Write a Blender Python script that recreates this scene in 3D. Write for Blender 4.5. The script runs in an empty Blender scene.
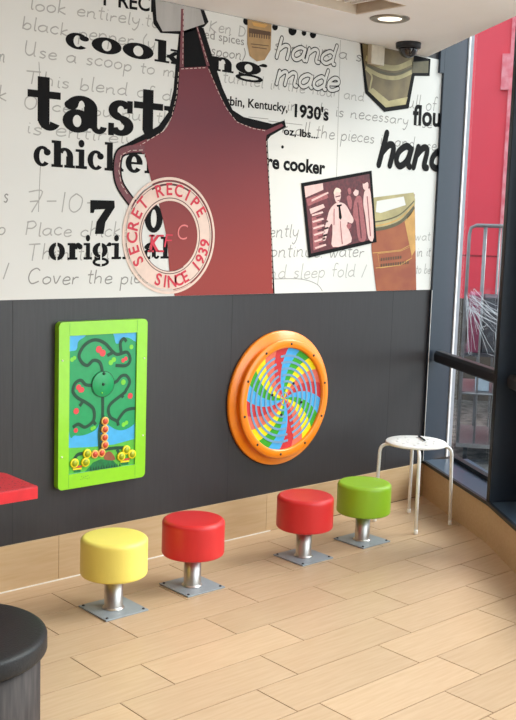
import bpy, bmesh, math, random
from mathutils import Vector, Matrix
random.seed(7)
SC = bpy.context.scene
COL = SC.collection

# ------------------------------------------------------------------ camera
CAMH, F = 1.6, 1024.79
YAW, PITCH, ROLL = -0.7318872, -0.1277636, 0.0322257
R3 = (Matrix.Rotation(YAW, 3, 'Z') @ Matrix(((1,0,0),(0,0,-1),(0,1,0)))
      @ Matrix.Rotation(PITCH, 3, 'X') @ Matrix.Rotation(ROLL, 3, 'Z'))
cam_data = bpy.data.cameras.new('camera')
cam = bpy.data.objects.new('camera', cam_data); COL.objects.link(cam)
cam.matrix_world = Matrix.Translation((0,0,CAMH)) @ R3.to_4x4()
cam_data.sensor_fit = 'VERTICAL'; cam_data.sensor_height = 24.0
cam_data.lens = F/720*24.0
cam_data.clip_start = 0.05; cam_data.clip_end = 200
SC.camera = cam

# ------------------------------------------------------------------ world, lights, exposure
world = bpy.data.worlds.new('daylight'); SC.world = world; world.use_nodes = True
nt = world.node_tree; nt.nodes.clear()
wo = nt.nodes.new('ShaderNodeOutputWorld'); bg = nt.nodes.new('ShaderNodeBackground')
bg.inputs[0].default_value = (0.86, 0.93, 1.0, 1); bg.inputs[1].default_value = 1.15
nt.links.new(bg.outputs[0], wo.inputs[0])
def area(name, loc, rot, sx, sy, power, color):
    l = bpy.data.lights.new(name, 'AREA'); l.shape = 'RECTANGLE'; l.size = sx; l.size_y = sy
    l.energy = power; l.color = color
    o = bpy.data.objects.new(name, l); COL.objects.link(o); o.location = loc; o.rotation_euler = rot
    return o
area('ceiling_fill_light', (1.6, 1.6, 2.58), (0,0,0), 1.6, 1.6, 4, (1.0, 0.93, 0.83))  # fill lights added under the ceiling to brighten the room, no fixtures there
area('ceiling_fill_light', (0.2, 2.6, 2.58), (0,0,0), 1.2, 1.2, 3, (1.0, 0.93, 0.83))
wl = area('window_daylight', (3.55, .15, 2.0), (0,0,0), 4.6, 2.6, 56, (.93, .97, 1.0))
wl.rotation_euler = Vector((-.794, .608, -.3)).to_track_quat('-Z', 'Z').to_euler()
sd = bpy.data.lights.new('sun', 'SUN'); sd.energy = 2.4; sd.angle = math.radians(34); sd.color = (1.0, 0.97, 0.93)
sun = bpy.data.objects.new('sun', sd); COL.objects.link(sun)
sun.rotation_euler = Vector((-0.64, 0.32, -0.64)).to_track_quat('-Z', 'Y').to_euler()
SC.view_settings.view_transform = 'Standard'; SC.view_settings.look = 'None'
SC.view_settings.exposure = 0.85; SC.view_settings.gamma = 1.0; SC.view_settings.use_curve_mapping = False

# ------------------------------------------------------------------ materials
def lin(c):
    return tuple((x/255/12.92 if x/255 <= .04045 else ((x/255+.055)/1.055)**2.4) for x in c)
def mat(name, rgb, rough=.5, metal=0., var=.06, scale=30, bump=0., bscale=200, coat=0., spec=.5, stretch=(1,1,1), rgb2=None):
    m = bpy.data.materials.new(name); m.use_nodes = True
    n = m.node_tree; b = n.nodes['Principled BSDF']
    b.inputs['Roughness'].default_value = rough; b.inputs['Metallic'].default_value = metal
    b.inputs['Specular IOR Level'].default_value = spec
    b.inputs['Coat Weight'].default_value = coat; b.inputs['Coat Roughness'].default_value = .15
    tc = n.nodes.new('ShaderNodeTexCoord'); mp = n.nodes.new('ShaderNodeMapping')
    mp.inputs['Scale'].default_value = stretch
    n.links.new(tc.outputs['Object'], mp.inputs['Vector'])
    nz = n.nodes.new('ShaderNodeTexNoise'); nz.inputs['Scale'].default_value = scale; nz.inputs['Detail'].default_value = 4
    n.links.new(mp.outputs[0], nz.inputs['Vector'])
    rp = n.nodes.new('ShaderNodeValToRGB')
    c = lin(rgb)
    lo = tuple(max(0, x*(1-var)) for x in c) if rgb2 is None else lin(rgb2)
    hi = tuple(min(1, x*(1+var)) for x in c) if rgb2 is None else c
    rp.color_ramp.elements[0].position = .35; rp.color_ramp.elements[1].position = .65
    rp.color_ramp.elements[0].color = (*lo, 1); rp.color_ramp.elements[1].color = (*hi, 1)
    n.links.new(nz.outputs['Fac'], rp.inputs[0]); n.links.new(rp.outputs[0], b.inputs['Base Color'])
    if bump:
        n2 = n.nodes.new('ShaderNodeTexNoise'); n2.inputs['Scale'].default_value = bscale
        n.links.new(mp.outputs[0], n2.inputs['Vector'])
        bp = n.nodes.new('ShaderNodeBump'); bp.inputs['Strength'].default_value = bump; bp.inputs['Distance'].default_value = .002
        n.links.new(n2.outputs['Fac'], bp.inputs['Height']); n.links.new(bp.outputs[0], b.inputs['Normal'])
    return m
def tile_mat(name, rgb, rgb2, rough):
    """wood-look porcelain: long streaks, each tile tinted by its own face attribute"""
    m = mat(name, rgb, rough, scale=5, stretch=(1.2, 14, 14), rgb2=rgb2, spec=.45)
    n = m.node_tree; b = n.nodes['Principled BSDF']
    src = b.inputs['Base Color'].links[0].from_socket
    at = n.nodes.new('ShaderNodeAttribute'); at.attribute_name = 'tint'
    mx = n.nodes.new('ShaderNodeMix'); mx.data_type = 'RGBA'; mx.blend_type = 'MULTIPLY'; mx.inputs[0].default_value = 1
    n.links.new(src, mx.inputs[6]); n.links.new(at.outputs['Color'], mx.inputs[7]); n.links.new(mx.outputs[2], b.inputs['Base Color'])
    return m
def glass_mat(name, tint=(.95,.98,.97), refl=.06):
    m = bpy.data.materials.new(name); m.use_nodes = True; n = m.node_tree; n.nodes.clear()
    o = n.nodes.new('ShaderNodeOutputMaterial'); t = n.nodes.new('ShaderNodeBsdfTransparent'); g = n.nodes.new('ShaderNodeBsdfGlossy')
    g.inputs['Roughness'].default_value = .02; t.inputs[0].default_value = (*tint, 1)
    f = n.nodes.new('ShaderNodeLayerWeight'); f.inputs[0].default_value = .5
    pw = n.nodes.new('ShaderNodeMath'); pw.operation = 'POWER'; pw.inputs[1].default_value = 5
    ma = n.nodes.new('ShaderNodeMath'); ma.operation = 'MULTIPLY_ADD'; ma.inputs[1].default_value = .9; ma.inputs[2].default_value = .03
    n.links.new(f.outputs['Facing'], pw.inputs[0]); n.links.new(pw.outputs[0], ma.inputs[0])
    x = n.nodes.new('ShaderNodeMixShader'); n.links.new(ma.outputs[0], x.inputs[0])
    n.links.new(t.outputs[0], x.inputs[1]); n.links.new(g.outputs[0], x.inputs[2]); n.links.new(x.outputs[0], o.inputs[0])
    return m
M = {}
M['tile'] = tile_mat('wood_look_tile', (198,170,140), (190,160,129), .36)
M['skirt'] = tile_mat('wood_look_skirting', (202,173,137), (195,164,126), .4)
M['grout'] = mat('grout', (100,76,54), .8)
M['caulk'] = mat('white_caulk', (235,232,226), .5)
M['darkwall'] = mat('charcoal_laminate', (50,47,50), .44, scale=9, stretch=(14,14,.8), rgb2=(46,43,46), spec=.5)
M['seam'] = mat('laminate_seam', (40,39,42), .7)
M['ceil'] = mat('ceiling_paint', (244,244,247), .75, var=.02, scale=3)
M['plaster'] = mat('brown_wall_paint', (126,100,84), .7, var=.02, scale=3)
M['recess'] = mat('vent_paint', (212,198,182), .6, var=.03)
M['paper'] = mat('mural_paper', (222,221,218), .5, var=.015, scale=2)
M['ink'] = mat('black_ink', (16,15,17), .7, spec=.15, var=.1, scale=60)
M['pencil'] = mat('grey_pencil', (172,170,167), .6, var=.1)
M['pencil2'] = mat('dark_pencil', (146,143,140), .6, var=.1)
M['apron'] = mat('apron_print', (146,54,62), .55, var=.08, scale=4, stretch=(1,1,.4))
def grad(m, a, b, z0, z1):          # vertical colour ramp, burgundy towards the bib, brick red towards the hem
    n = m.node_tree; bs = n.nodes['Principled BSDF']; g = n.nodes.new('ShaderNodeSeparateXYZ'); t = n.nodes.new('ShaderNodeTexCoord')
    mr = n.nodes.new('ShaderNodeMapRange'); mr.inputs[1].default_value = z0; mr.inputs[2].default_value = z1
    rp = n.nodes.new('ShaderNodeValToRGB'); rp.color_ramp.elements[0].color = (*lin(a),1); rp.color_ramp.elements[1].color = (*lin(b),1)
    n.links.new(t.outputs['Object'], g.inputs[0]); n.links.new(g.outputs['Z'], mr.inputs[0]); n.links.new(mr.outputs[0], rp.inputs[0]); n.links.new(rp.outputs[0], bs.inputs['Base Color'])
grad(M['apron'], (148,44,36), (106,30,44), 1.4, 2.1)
M['apron2'] = mat('apron_strap_print', (110,50,58), .55, var=.2, scale=60)
M['stitch'] = mat('stitch_print', (215,190,180), .6)
M['cream'] = mat('stamp_cream', (232,205,192), .55, var=.05, scale=25)
M['stampline'] = mat('stamp_line', (92,42,44), .55)
M['stampred'] = mat('stamp_red', (208,40,66), .55)
M['stamppink'] = mat('stamp_pink', (224,120,120), .55)
M['greyprint'] = mat('grey_print', (176,172,170), .55, var=.1, scale=8, stretch=(3,1,.3))
M['amber'] = mat('amber_print', (162,90,52), .5, scale=7, rgb2=(146,72,48), stretch=(1,1,1.5))
M['amber2'] = mat('amber_light_print', (204,156,86), .5, var=.12, scale=15)
M['olive'] = mat('olive_print', (128,112,74), .5, scale=9, rgb2=(104,88,60))
M['olive2'] = mat('olive_light_print', (176,164,118), .5, var=.15, scale=15)
M['olive3'] = mat('olive_dark_print', (92,84,56), .5, var=.1)
M['tan'] = mat('tan_print', (170,136,92), .5, var=.1, scale=25)
M['brown'] = mat('brown_print', (92,66,44), .5, var=.1)
M['pho_d'] = mat('photo_dark_red', (104,40,48), .45, scale=60, rgb2=(78,30,38))
M['pho_m'] = mat('photo_mid_red', (158,88,92), .45, var=.15, scale=80)
M['pho_l'] = mat('photo_pale_pink', (226,188,184), .45, var=.06, scale=60)
M['blue'] = mat('blue_grey_metal_paint', (40,50,64), .33, var=.03, spec=.6)
M['bluesill'] = mat('blue_grey_sill_paint', (62,78,96), .3, var=.04, spec=.6)
M['black'] = mat('black_paint', (28,30,35), .5, var=.1)
M['alu'] = mat('aluminium_highlight', (235,238,240), .3, metal=.2)  # near-white colour carries the bright line of light on the frame edges
M['grey'] = mat('grey_frame', (128,134,142), .4)
M['glass'] = glass_mat('window_glass')
M['steel'] = mat('brushed_steel', (196,192,190), .38, metal=1, var=.05, scale=3)
M['plate'] = mat('grey_plate_paint', (146,155,164), .42, metal=0, var=.05)
M['bolt'] = mat('dark_bolt', (70,72,76), .4, metal=.6)
def vinyl(n, c): return mat(n, c, .36, var=.03, scale=5, bump=.25, bscale=260, spec=.45)
M['yellow'] = vinyl('yellow_vinyl', (246,226,112)); M['red'] = vinyl('red_vinyl', (212,44,46))
M['green'] = vinyl('green_vinyl', (146,190,42)); M['blackvinyl'] = mat('black_vinyl', (30,30,33), .5, bump=.5, bscale=180, spec=.35)
M['white'] = mat('white_lacquer', (255,255,255), .3, var=.02)
M['holes'] = mat('seat_hole_shadow', (226,227,229), .6)
M['orange'] = mat('orange_plastic', (250,138,20), .3, var=.02, coat=.3)
M['lime'] = mat('lime_green_plastic', (150,222,34), .32, var=.02, coat=.3)
M['p_sky'] = mat('print_sky_blue', (72,178,236), .35, var=.05); M['p_tree'] = mat('print_tree_green', (18,158,92), .35, var=.05)
M['p_grass'] = mat('print_grass_green', (96,190,60), .35, var=.06); M['p_groove'] = mat('groove_dark_green', (10,72,46), .5)
M['p_red'] = mat('print_fruit_red', (226,66,72), .35); M['p_fruit'] = mat('print_fruit_green', (122,212,52), .35)
M['p_yel'] = mat('bead_yellow', (248,226,32), .35); M['p_olive'] = mat('bead_olive', (168,178,30), .4)
M['p_ored'] = mat('bead_red', (222,84,56), .35); M['p_ring'] = mat('bead_ring_cream', (250,190,96), .35)
M['p_brown'] = mat('print_brown', (150,84,56), .45); M['p_dkgreen'] = mat('print_bush_green', (12,120,62), .45, var=.2, scale=90)
M['s_blue'] = mat('swirl_blue', (74,172,232), .35); M['s_green'] = mat('swirl_green', (62,168,44), .35)
M['s_yel'] = mat('swirl_yellow', (250,224,20), .35); M['s_sal'] = mat('swirl_salmon', (234,116,92), .35)
M['s_red'] = mat('swirl_red', (206,54,60), .35); M['s_groove'] = mat('swirl_groove_blue', (116,160,196), .35)
M['tabletop'] = mat('red_speckled_top', (200,36,48), .4, scale=95, rgb2=(60,14,20), spec=.5)
for n_ in M['tabletop'].node_tree.nodes:
    if n_.type == 'VALTORGB': n_.color_ramp.elements[0].position = .34; n_.color_ramp.elements[1].position = .40
M['tableedge'] = mat('red_edge', (222,40,50), .35)
M['darkwood'] = mat('dark_grained_wood', (74,67,66), .65, scale=8, rgb2=(54,49,49), stretch=(6,6,.8), spec=.25)
M['domeglass'] = mat('smoked_dome', (30,26,30), .08, spec=.8)
M['lampwhite'] = mat('junction_box_plastic', (214,204,186), .5)
M['ring'] = mat('lamp_ring_metal', (150,142,130), .35, metal=.7)
M['redfacade'] = mat('red_facade_panel', (232,62,80), .4, var=.03, scale=2)
M['redline'] = mat('facade_joint', (150,20,34), .6)
M['pink'] = mat('pink_reflection', (240,150,160), .5, scale=12, rgb2=(226,96,112))
M['ground'] = mat('grey_cobble', (110,106,102), .7, scale=14, rgb2=(52,48,46))
M['brownwall'] = mat('brown_render', (88,76,66), .8, scale=5, rgb2=(64,56,50))
M['tube'] = mat('zinc_tube', (140,140,144), .35, metal=.5, var=.08)
M['goods'] = mat('dark_goods', (72,72,82), .6, scale=12, rgb2=(46,44,54))
M['magenta'] = mat('magenta_goods', (150,40,84), .5)
M['box'] = mat('pale_blue_box', (170,188,206), .5)
em = bpy.data.materials.new('lit_diffuser'); em.use_nodes = True
_b = em.node_tree.nodes['Principled BSDF']; _b.inputs['Emission Color'].default_value = (1, .9, .72, 1); _b.inputs['Emission Strength'].default_value = 1.0
_b.inputs['Base Color'].default_value = (.9,.85,.75,1)
M['lit'] = em
fm = glass_mat('stretch_film', (.93,.93,.95))
M['film'] = fm
M['crease_glint'] = mat('crease_glint', (225,228,235), .25)

# ------------------------------------------------------------------ mesh helpers
class MB:
    def __init__(s): s.v=[]; s.f=[]; s.m=[]; s.mats=[]; s.sm=[]; s.tint=[]
    def mi(s, m):
        if m not in s.mats: s.mats.append(m)
        return s.mats.index(m)
    def add(s, vs, fs, m, smooth=False, tint=(1,1,1)):
        o = len(s.v); s.v += [tuple(p) for p in vs]; k = s.mi(m)
        for f in fs: s.f.append([i+o for i in f]); s.m.append(k); s.sm.append(smooth); s.tint.append(tint)
        return s
    def build(s, name, parent=None, bevel=0, tints=False, loc=None):
        me = bpy.data.meshes.new(name); me.from_pydata(s.v, [], s.f)
        for m in s.mats: me.materials.append(M[m])
        me.polygons.foreach_set('material_index', s.m); me.polygons.foreach_set('use_smooth', s.sm)
        if tints:
            a = me.color_attributes.new('tint', 'FLOAT_COLOR', 'CORNER')
            for p, t in zip(me.polygons, s.tint):
                for li in p.loop_indices: a.data[li].color = (*t, 1)
        me.update()
        o = bpy.data.objects.new(name, me); COL.objects.link(o)
        if parent: o.parent = parent
        if loc: o.location = loc
        if bevel:
            b = o.modifiers.new('bevel', 'BEVEL'); b.width = bevel; b.segments = 2; b.limit_method = 'ANGLE'
        return o
def box(mb, x0,x1,y0,y1,z0,z1, m, tint=(1,1,1)):
    vs = [(x,y,z) for x in (x0,x1) for y in (y0,y1) for z in (z0,z1)]
    return mb.add(vs, [(0,1,3,2),(4,6,7,5),(0,4,5,1),(2,3,7,6),(0,2,6,4),(1,5,7,3)], m, tint=tint)
def prism(mb, pts, z0, z1, m):
    n = len(pts); a = sum(pts[i][0]*pts[(i+1)%n][1]-pts[(i+1)%n][0]*pts[i][1] for i in range(n))
    if a < 0: pts = pts[::-1]
    vs = [(x,y,z0) for x,y in pts]+[(x,y,z1) for x,y in pts]
    fs = [tuple(range(n))[::-1], tuple(range(n,2*n))]+[(i,(i+1)%n,n+(i+1)%n,n+i) for i in range(n)]
    return mb.add(vs, fs, m)
def lathe(mb, prof, m, n=48, c=(0,0,0), smooth=True, axis='z'):
    """prof: (r,z) bottom to top"""
    vs=[]; fs=[]
    for r,z in prof:
        for i in range(n):
            a=2*math.pi*i/n
            p=(r*math.cos(a), r*math.sin(a), z) if axis=='z' else (r*math.cos(a), -z, r*math.sin(a))
            vs.append((p[0]+c[0],p[1]+c[1],p[2]+c[2]))
    for k in range(len(prof)-1):
        for i in range(n):
            j=(i+1)%n; fs.append((k*n+i,k*n+j,(k+1)*n+j,(k+1)*n+i))
    fs.append(tuple(range(n))[::-1]); fs.append(tuple((len(prof)-1)*n+i for i in range(n)))
    return mb.add(vs, fs, m, smooth)
def tube(mb, path, r, m, n=10):
    path=[Vector(p) for p in path]; vs=[]; fs=[]
    T0=(path[1]-path[0]).normalized(); up=Vector((0,0,1)) if abs(T0.z)<.9 else Vector((1,0,0))
    N=(up-T0*up.dot(T0)).normalized()
    for k,p in enumerate(path):
        a=path[max(k-1,0)]; b=path[min(k+1,len(path)-1)]; T=(b-a).normalized()
        N=(N-T*N.dot(T)).normalized(); B=T.cross(N)
        for i in range(n):
            t=2*math.pi*i/n; vs.append(p+r*(math.cos(t)*N+math.sin(t)*B))
    for k in range(len(path)-1):
        for i in range(n):
            j=(i+1)%n; fs.append((k*n+i,k*n+j,(k+1)*n+j,(k+1)*n+i))
    fs.append(tuple(range(n))[::-1]); fs.append(tuple((len(path)-1)*n+i for i in range(n)))
    return mb.add(vs, fs, m, True)
def smooth(pts, k=5, closed=False):
    out=[]; n=len(pts)
    if n<3: return list(pts)
    rng = range(n) if closed else range(n-1)
    for i in rng:
        p=[pts[(i+d)%n] if closed else pts[min(max(i+d,0),n-1)] for d in (-1,0,1,2)]
        for j in range(k):
            t=j/k
            out.append(tuple(.5*((2*p[1][c])+(-p[0][c]+p[2][c])*t+(2*p[0][c]-5*p[1][c]+4*p[2][c]-p[3][c])*t*t+(-p[0][c]+3*p[1][c]-3*p[2][c]+p[3][c])*t**3) for c in range(len(p[0]))))
    if not closed: out.append(pts[-1])
    return out
def thing(name, label, cat, loc, group=None):
    o = bpy.data.objects.new(name, None); COL.objects.link(o); o.location = loc
    o.empty_display_size = .1; return tag(o, label, cat, group)
def tag(o, label, cat, group=None):
    o['label'] = label; o['category'] = cat
    if group: o['group'] = group
    return o
def struct(o): o['kind'] = 'structure'; return o

# ------------------------------------------------------------------ dimensions
YW = 3.90                       # face of the back wall
ZC = 2.607                      # ceiling height
def W(px, py, Y=YW):            # where a sight line of the photograph meets an upright plane parallel to the back wall
    d = R3 @ Vector(((px-258)/F, (360-py)/F, -1)); t = Y/d.y
    return (d.x*t, CAMH+d.z*t)
A0 = Vector((4.895, 3.9)); U = Vector((-.507,-.862)); N = Vector((.862,-.507))
def P(s, d): q = A0+U*s+N*d; return (q.x, q.y)
SK = .973
K0 = Vector(P(SK,0)); U2 = Vector((-.608,-.794)); N2 = Vector((.794,-.608))
def P2(s, d): q = K0+U2*s+N2*d; return (q.x, q.y)
GD = .19                        # depth of the sill in front of the glass
KG = Vector(P(SK,GD))

# ------------------------------------------------------------------ floor: brick-laid planks
LW, LL = .2085, .6345
mb = MB(); box(mb, -3,5.3,-3,4.0,-.10,-.0025,'grout')
phase = {0:2.22,-1:3.278,-2:2.237,-3:1.933,-4:2.103,-5:1.870,-6:2.302,-7:2.403,-8:2.82,-9:2.15}
y_top = 3.766
for r in range(0, -33, -1):
    y1 = y_top + LW*(r+1) - LW; y0 = y1-LW
    ph = phase.get(r, random.random()*LL)
    k0 = int((-3-ph)//LL)
    x = ph + k0*LL
    while x < 5.25:
        t = random.uniform(.93,1.05); w = random.uniform(-.02,.02)
        g = .0021
        box(mb, x+g, x+LL-g, y0+g, y1-g, -.0025, 0, 'tile', tint=(t,t*(1-w*.3),t*(1-w)))
        x += LL
for i in range(13):              # narrow cut row against the wall
    x = 2.53-LL*8+LL*i; t = random.uniform(.94,1.04)
    box(mb, x+.0016, x+LL-.0016, y_top+.0016, 3.95, -.0025, 0, 'tile', tint=(t,t,t))
struct(mb.build('floor', tints=True))

# ------------------------------------------------------------------ back wall
mb = MB(); box(mb, -3,5.15,YW,YW+.15,0,3.3,'darkwall')
for px in (2.105, 3.32, 4.54): box(mb, px-.0015, px+.0015, YW-.0003, YW+.01, .205, 1.268, 'seam')
struct(mb.build('wall_back'))
mb = MB()
for i in range(-8, 5):
    x0 = 2.33+.63*i; t = random.uniform(.95,1.04)
    if x0 < 4.9: box(mb, x0+.001, min(x0+.629, 4.93), YW-.010, YW, .002, .205, 'skirt', tint=(t,t,t))
box(mb, -3, 3.62, YW-.014, YW-.009, .0, .0045, 'caulk'); box(mb, 4.0, 4.86, YW-.013, YW-.009, .0, .003, 'grout')
struct(mb.build('baseboard_back', tints=True))

mb = MB(); box(mb, -2.65,-2.5,-2.0,YW,0,2.607,'plaster'); struct(mb.build('wall_left'))
mb = MB(); box(mb, -2.65,.75,-2.15,-2.0,0,2.607,'plaster'); struct(mb.build('wall_rear'))
# ------------------------------------------------------------------ ceiling with a recessed slot
mb = MB()
cx = 4.71+.61*.04; edge = [(4.745,3.917),(4.10,2.86),(3.80,2.36),(3.3,1.6),(2.4,.4),(1.4,-1.2)]
RX0,RX1,RY0,RY1 = .9,3.63,3.12,3.43
# slab pieces around the slot
prism(mb, [(-3,RY1),(-3,3.92),(4.747,3.92),(4.71,3.86),(4.10+.61*(RY1-2.86),RY1)], ZC, ZC+.18, 'ceil')
prism(mb, [(-3,RY0),(-3,RY1),(RX0,RY1),(RX0,RY0)], ZC, ZC+.18, 'ceil')
prism(mb, [(RX1,RY0),(RX1,RY1),(4.10+.61*(RY1-2.86),RY1),(4.10+.61*(RY0-2.86),RY0)], ZC, ZC+.18, 'ceil')
prism(mb, [(-3,-3),(-3,RY0),(4.10+.61*(RY0-2.86),RY0)]+edge[1:]+[(1.4,-3)], ZC, ZC+.18, 'ceil')
box(mb, RX0,RX1,RY0,RY1,ZC+.07,ZC+.18,'recess')
struct(mb.build('ceiling'))
v = thing('ceiling_vent', 'long beige recessed vent slot in the ceiling above the apron picture', 'vent', ((RX0+RX1)/2,(RY0+RY1)/2,ZC+.07))
vx=(RX1-RX0)/2; vy=(RY1-RY0)/2
mb = MB()
for x0,x1,y0,y1 in ((-vx,vx,-vy,-vy+.012),(-vx,vx,vy-.012,vy),(-vx,-vx+.012,-vy+.012,vy-.012),(vx-.012,vx,-vy+.012,vy-.012)):
    box(mb, x0,x1,y0,y1,-.068,0,'recess')
mb.build('frame', v)
mb = MB()
for i in range(int(2*vx/.05)): box(mb, -vx+.03+i*.05, -vx+.042+i*.05, -vy+.012, vy-.012, -.03,-.004,'ceil')
mb.build('slats', v)

# ------------------------------------------------------------------ window side
mb = MB()
prism(mb, [P(-.05,0), P(SK,0), P2(6.2,0), P2(6.2,.3), tuple(KG+N*.08), P(-.05,.3)], 0, .205, 'skirt')
struct(mb.build('wall_right', tints=True))
mb = MB(); prism(mb, [P(-.02,-.008), P(SK,-.008), P2(6.2,-.008), P2(6.2,.01), P(SK,.01), P(-.02,.01)], .203, .222, 'black')
struct(mb.build('trim_1'))
mb = MB(); prism(mb, [P(-.02,.0101), P(SK,.0101), P2(6.2,.0101), P2(6.2,.3), tuple(KG+N*.08), P(-.02,.3)], .2055, .220, 'bluesill')
struct(mb.build('trim_2'))
# corner cladding panel between mural and glass
mb = MB(); box(mb, 4.872,5.088,YW-.018,YW-.0005,.2205,3.2,'blue')
box(mb, 4.835,4.872,YW-.018,YW-.0005,2.53,3.2,'blue')
box(mb, 4.8695,4.873,YW-.0195,YW-.0150,.222,1.266,'alu')
struct(mb.build('trim_3', bevel=.0015))
# glazing
GT = 3.15
wf = MB()
def seg_box(mb, Pf, s0,s1,d0,d1,z0,z1,m): prism(mb, [Pf(s0,d0),Pf(s1,d0),Pf(s1,d1),Pf(s0,d1)], z0,z1,m)
box(wf, 5.0885,5.103,YW-.026,YW+.0,.2205,GT,'alu')
box(wf, 5.1035,5.142,YW-.020,YW+.0,.2205,GT,'grey')
seg_box(wf, P, .0,SK-.03,GD-.008,GD+.03,.2205,.245,'black')
seg_box(wf, P, .0,SK-.03,GD-.008,GD+.03,GT-.06,GT,'black')
struct(wf.build('window_1'))
w1 = bpy.data.objects['window_1']
mb = MB(); seg_box(mb, P, -.03,SK-.03,GD+.004,GD+.012,.245,GT-.06,'glass'); mb.build('pane', w1)
mb = MB(); seg_box(mb, P, SK-.032,SK+.0,.0,GD+.05,.2225,GT,'black'); seg_box(mb, P, SK,SK+.004,.004,GD+.05,.2225,GT,'blue')
struct(mb.build('trim_4'))
wf = MB(); S2A=.30
seg_box(wf, P2, S2A,S2A+.04,GD-.012,GD+.03,.2205,GT,'grey')
seg_box(wf, P2, S2A,6.1,GD-.012,GD+.03,GT-.06,GT,'black'); seg_box(wf, P2, S2A,6.1,GD-.012,GD+.03,.2205,.245,'black')
struct(wf.build('window_2'))
mb = MB(); seg_box(mb, P2, S2A+.04,6.1,GD+.004,GD+.012,.245,GT-.06,'glass'); mb.build('pane', bpy.data.objects['window_2'])
# blank metal panel between the fin and the second window
mb = MB(); prism(mb, [P(SK+.004,GD+.02), P2(S2A,GD-.012), P2(S2A,GD+.05), P(SK+.004,GD+.05)], .2205, GT, 'blue')
struct(mb.build('trim_5'))
# high lid over the window pocket
mb = MB(); prism(mb, [P(-.3,-.35),P(SK,-.35),P2(6.2,-1.0),P2(6.2,GD+.1),tuple(KG+N*.1),P(-.3,GD+.1)], GT, GT+.1,'ceil')
struct(mb.build('trim_6'))
# guard rail
def rail(Pf, s0, s1, d, name, label):
    mb = MB(); c = [(-.028,-.020),(-.028,.020),(-.016,.038),(.026,.038),(.034,.024),(.034,-.020),(.024,-.032),(-.018,-.032)]
    vs=[]; n=len(c)
    for s in (s0,s1):
        for a,b in c: p=Pf(s,d+a); vs.append((p[0],p[1],.862+b))
    mb.add(vs, [tuple(range(n)), tuple(range(n,2*n))[::-1]]+[(i,n+i,n+(i+1)%n,(i+1)%n) for i in range(n)], 'black')
    o = mb.build(name, bevel=.003); tag(o, label, 'rail'); return o
rail(P, .012, SK-.033, .055, 'guard_rail', 'black horizontal guard rail crossing the window pane')
rail(P2, .03, 6.0, .075, 'guard_rail', 'black guard rail just showing at the right picture edge beyond the dark upright')

# ------------------------------------------------------------------ mural
mural = thing('wall_mural', 'large printed wall mural of recipe words, red apron and jars above the charcoal wall', 'mural', (0,YW,1.268))
def on(o):                                  # parent with the mural's own origin
    o.parent = mural; o.location = (0,-YW,-1.268); return o
mb = MB(); box(mb, -1.0,4.872,YW-.003,YW-.0003,1.268,ZC-.002,'paper'); on(mb.build('paper'))
LAY = lambda k: YW-.003-.0004*k
def fill(mb, pts, m, lay, conv=True):
    """a filled outline on the wall, pts in sight-line coordinates"""
    q = [W(*p) for p in pts] if conv else pts
    q = [(x, min(max(z,1.2685), ZC-.003)) for x,z in q]
    bm = bmesh.new(); vs = [bm.verts.new((x,LAY(lay),z)) for x,z in q]
    f = bm.faces.new(vs); f.normal_update()
    bmesh.ops.triangulate(bm, faces=[f]); bm.verts.index_update()
    fs = []
    for f in bm.faces:
        f.normal_update(); i=[v.index for v in f.verts]; fs.append(i if f.normal.y<0 else i[::-1])
    mb.add([v.co[:] for v in bm.verts], fs, m); bm.free()
def ribbon(mb, q, w, m, Y, closed=False):
    """flat stroke of width w along wall points q (x,z)"""
    n=len(q); L=[];Rr=[]
    for i in range(n):
        a=q[(i-1)%n] if closed or i>0 else q[i]; b=q[(i+1)%n] if closed or i<n-1 else q[i]
        dx,dz=b[0]-a[0],b[1]-a[1]; l=math.hypot(dx,dz) or 1e-6; nx,nz=-dz/l,dx/l
        ww = w[i] if isinstance(w,(list,tuple)) else w; yy = Y-4e-6*i
        L.append((q[i][0]+nx*ww/2,yy,q[i][1]+nz*ww/2)); Rr.append((q[i][0]-nx*ww/2,yy,q[i][1]-nz*ww/2))
    rng = range(n) if closed else range(n-1)
    mb.add(L+Rr, [(i,n+i,n+(i+1)%n,(i+1)%n) for i in rng], m)
def clipped(q): return [p for p in q if 1.270 < p[1] < ZC-.004]

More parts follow.
